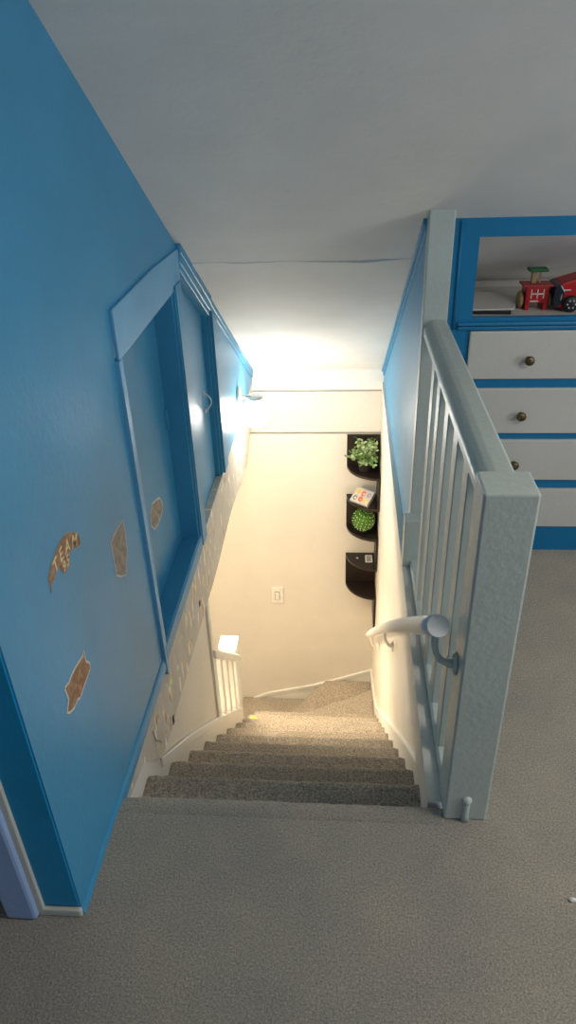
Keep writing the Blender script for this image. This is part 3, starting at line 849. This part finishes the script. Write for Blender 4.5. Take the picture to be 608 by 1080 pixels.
def text_bm(body, size):
    cu = bpy.data.curves.new('lettering', 'FONT'); cu.body = body; cu.size = size; cu.extrude = 0.0002; cu.resolution_u = 3
    cu.offset = size * 0.012; cu.align_x = 'CENTER'; cu.shear = 0.15
    o = bpy.data.objects.new('lettering', cu); C.objects.link(o)
    dg = bpy.context.evaluated_depsgraph_get(); ev = o.evaluated_get(dg)
    me = ev.to_mesh(); b = bmesh.new(); b.from_mesh(me); ev.to_mesh_clear()
    bpy.data.objects.remove(o); bpy.data.curves.remove(cu)
    return b
def on_wall(y, z, rot, x):      # text plane facing +x, reading towards +y
    base = Matrix(((0, 0, 1, x), (1, 0, 0, y), (0, 1, 0, z), (0, 0, 0, 1)))
    return base @ Matrix.Rotation(rot, 4, 'Z')
bm = NB()
for ch, y, z, r in (('T', 1.117, 0.7495, 0.18), ('E', 1.149, 0.7530, 0.06), ('A', 1.182, 0.7505, -0.12), ('M', 1.218, 0.7395, -0.34)):
    b = text_bm(ch, 0.040); b.transform(on_wall(y, z, r, XL + 0.0019)); merge(bm, b)
for ch, y in (('9', 1.150), ('5', 1.172)):
    b = text_bm(ch, 0.032); b.transform(on_wall(y, 0.7255, -0.05, XL + 0.0019)); merge(bm, b)
obj('lettering', bm, M['lettering'], t1)

# ------------------------------------------------------------------ small oddments
bm = NB(); bmesh.ops.create_icosphere(bm, subdivisions=3, radius=1)
for v in bm.verts:
    n = 1 + 0.25 * noise.noise(v.co * 2.1)
    v.co = Vector((v.co.x * 0.030 * n - 0.545, v.co.y * 0.04 * n + 3.16, -RISE * 9 + max(0, v.co.z) * 0.055 * n + 0.0015))
tag(obj('yellow_lump', bm, M['yellow'], smooth=True, loc=(-0.545, 3.16, -RISE * 9)), 'small bright yellow lump on the step beside the lower newel post', 'cloth')  # low noise-shaped yellow lump on the tread
bm = NB(); bmesh.ops.create_icosphere(bm, subdivisions=2, radius=1)
for v in bm.verts:
    n = 1 + 0.5 * noise.noise(v.co * 2.7)
    v.co = Vector((0.517 + v.co.x * 0.008 * n, 0.945 + v.co.y * 0.005 * n, 0.004 + v.co.z * 0.0045 * n))
tag(obj('paper_crumb', bm, M['paper'], loc=(0.517, 0.945, 0.0)), 'tiny crumpled white scrap lying alone on the grey carpet', 'scrap')

# ------------------------------------------------------------------ light
def area(name, loc, direction, sx, sy, power, col):
    l = bpy.data.lights.new(name, 'AREA'); l.shape = 'RECTANGLE'; l.size = sx; l.size_y = sy; l.energy = power; l.color = col
    o = bpy.data.objects.new(name, l); C.objects.link(o); o.location = loc
    o.rotation_euler = Vector(direction).to_track_quat('-Z', 'Z').to_euler()
    return o
area('daylight_side_window', (2.72, 0.70, 1.235), (-1, 0.0, -0.05), 1.2, 0.97, 28, (0.92, 0.96, 1.0))
area('daylight_back_window', (0.0, -2.72, 1.48), (0, 1, -0.1), 1.4, 1.15, 3, (0.86, 0.93, 1.0))
def point(name, loc, power, col, r):
    l = bpy.data.lights.new(name, 'POINT'); l.energy = power; l.color = col; l.shadow_soft_size = r
    o = bpy.data.objects.new(name, l); C.objects.link(o); o.location = loc; return o
def spot(name, loc, direction, power, col, ang, blend, r):
    l = bpy.data.lights.new(name, 'SPOT'); l.energy = power; l.color = col; l.shadow_soft_size = r
    l.spot_size = math.radians(ang); l.spot_blend = blend
    o = bpy.data.objects.new(name, l); C.objects.link(o); o.location = loc
    o.rotation_euler = Vector(direction).to_track_quat('-Z', 'Y').to_euler(); return o
spot('lower_hall_downlight', (-0.80, 3.36, -0.30), (0.62, -0.45, -1.80), 230, (1.0, 0.78, 0.50), 100, 1.0, 0.24)
point('lower_hall_lamp', (-1.30, 2.85, -1.5), 6, (1.0, 0.92, 0.78), 0.08)
point('mid_step_fill', (-0.93, 2.74, -0.42), 26, (1.0, 0.84, 0.60), 0.13)  # added fill that brightens the middle steps, no fitting here
area('floor_fill_light', (1.5, 0.62, cz(0.9) - 0.03), (0, 0, -1), 0.5, 0.5, 16, (1.0, 0.93, 0.82))  # unseen fill added overhead to brighten the carpeted floor
w = bpy.data.worlds.new('World'); S.world = w; w.use_nodes = True
bg = w.node_tree.nodes['Background']; bg.inputs['Color'].default_value = (0.65, 0.80, 1.0, 1); bg.inputs['Strength'].default_value = 1.0

# ------------------------------------------------------------------ camera
cam = bpy.data.cameras.new('camera'); co = bpy.data.objects.new('camera', cam); C.objects.link(co)
cam.sensor_fit = 'VERTICAL'; cam.sensor_height = 36.0; cam.lens = 744.6155 / 1080 * 36.0
cam.clip_start = 0.02
Rm = Matrix(((0.9971872306075805, -0.007692315664525655, 0.0745550494125054), (0.0681037201093136, 0.5083571545505954, -0.8584491171435232), (-0.03129713118571893, 0.8611119739597978, 0.5074511384188674)))
co.matrix_world = Matrix.Translation((0, 0, 1.55)) @ Rm.to_4x4()
S.camera = co
S.view_settings.view_transform = 'Standard'
S.view_settings.look = 'None'
S.view_settings.gamma = 1
S.view_settings.exposure = 0.14
S.view_settings.use_curve_mapping = False
S.cycles.max_bounces = 10
S.cycles.diffuse_bounces = 6
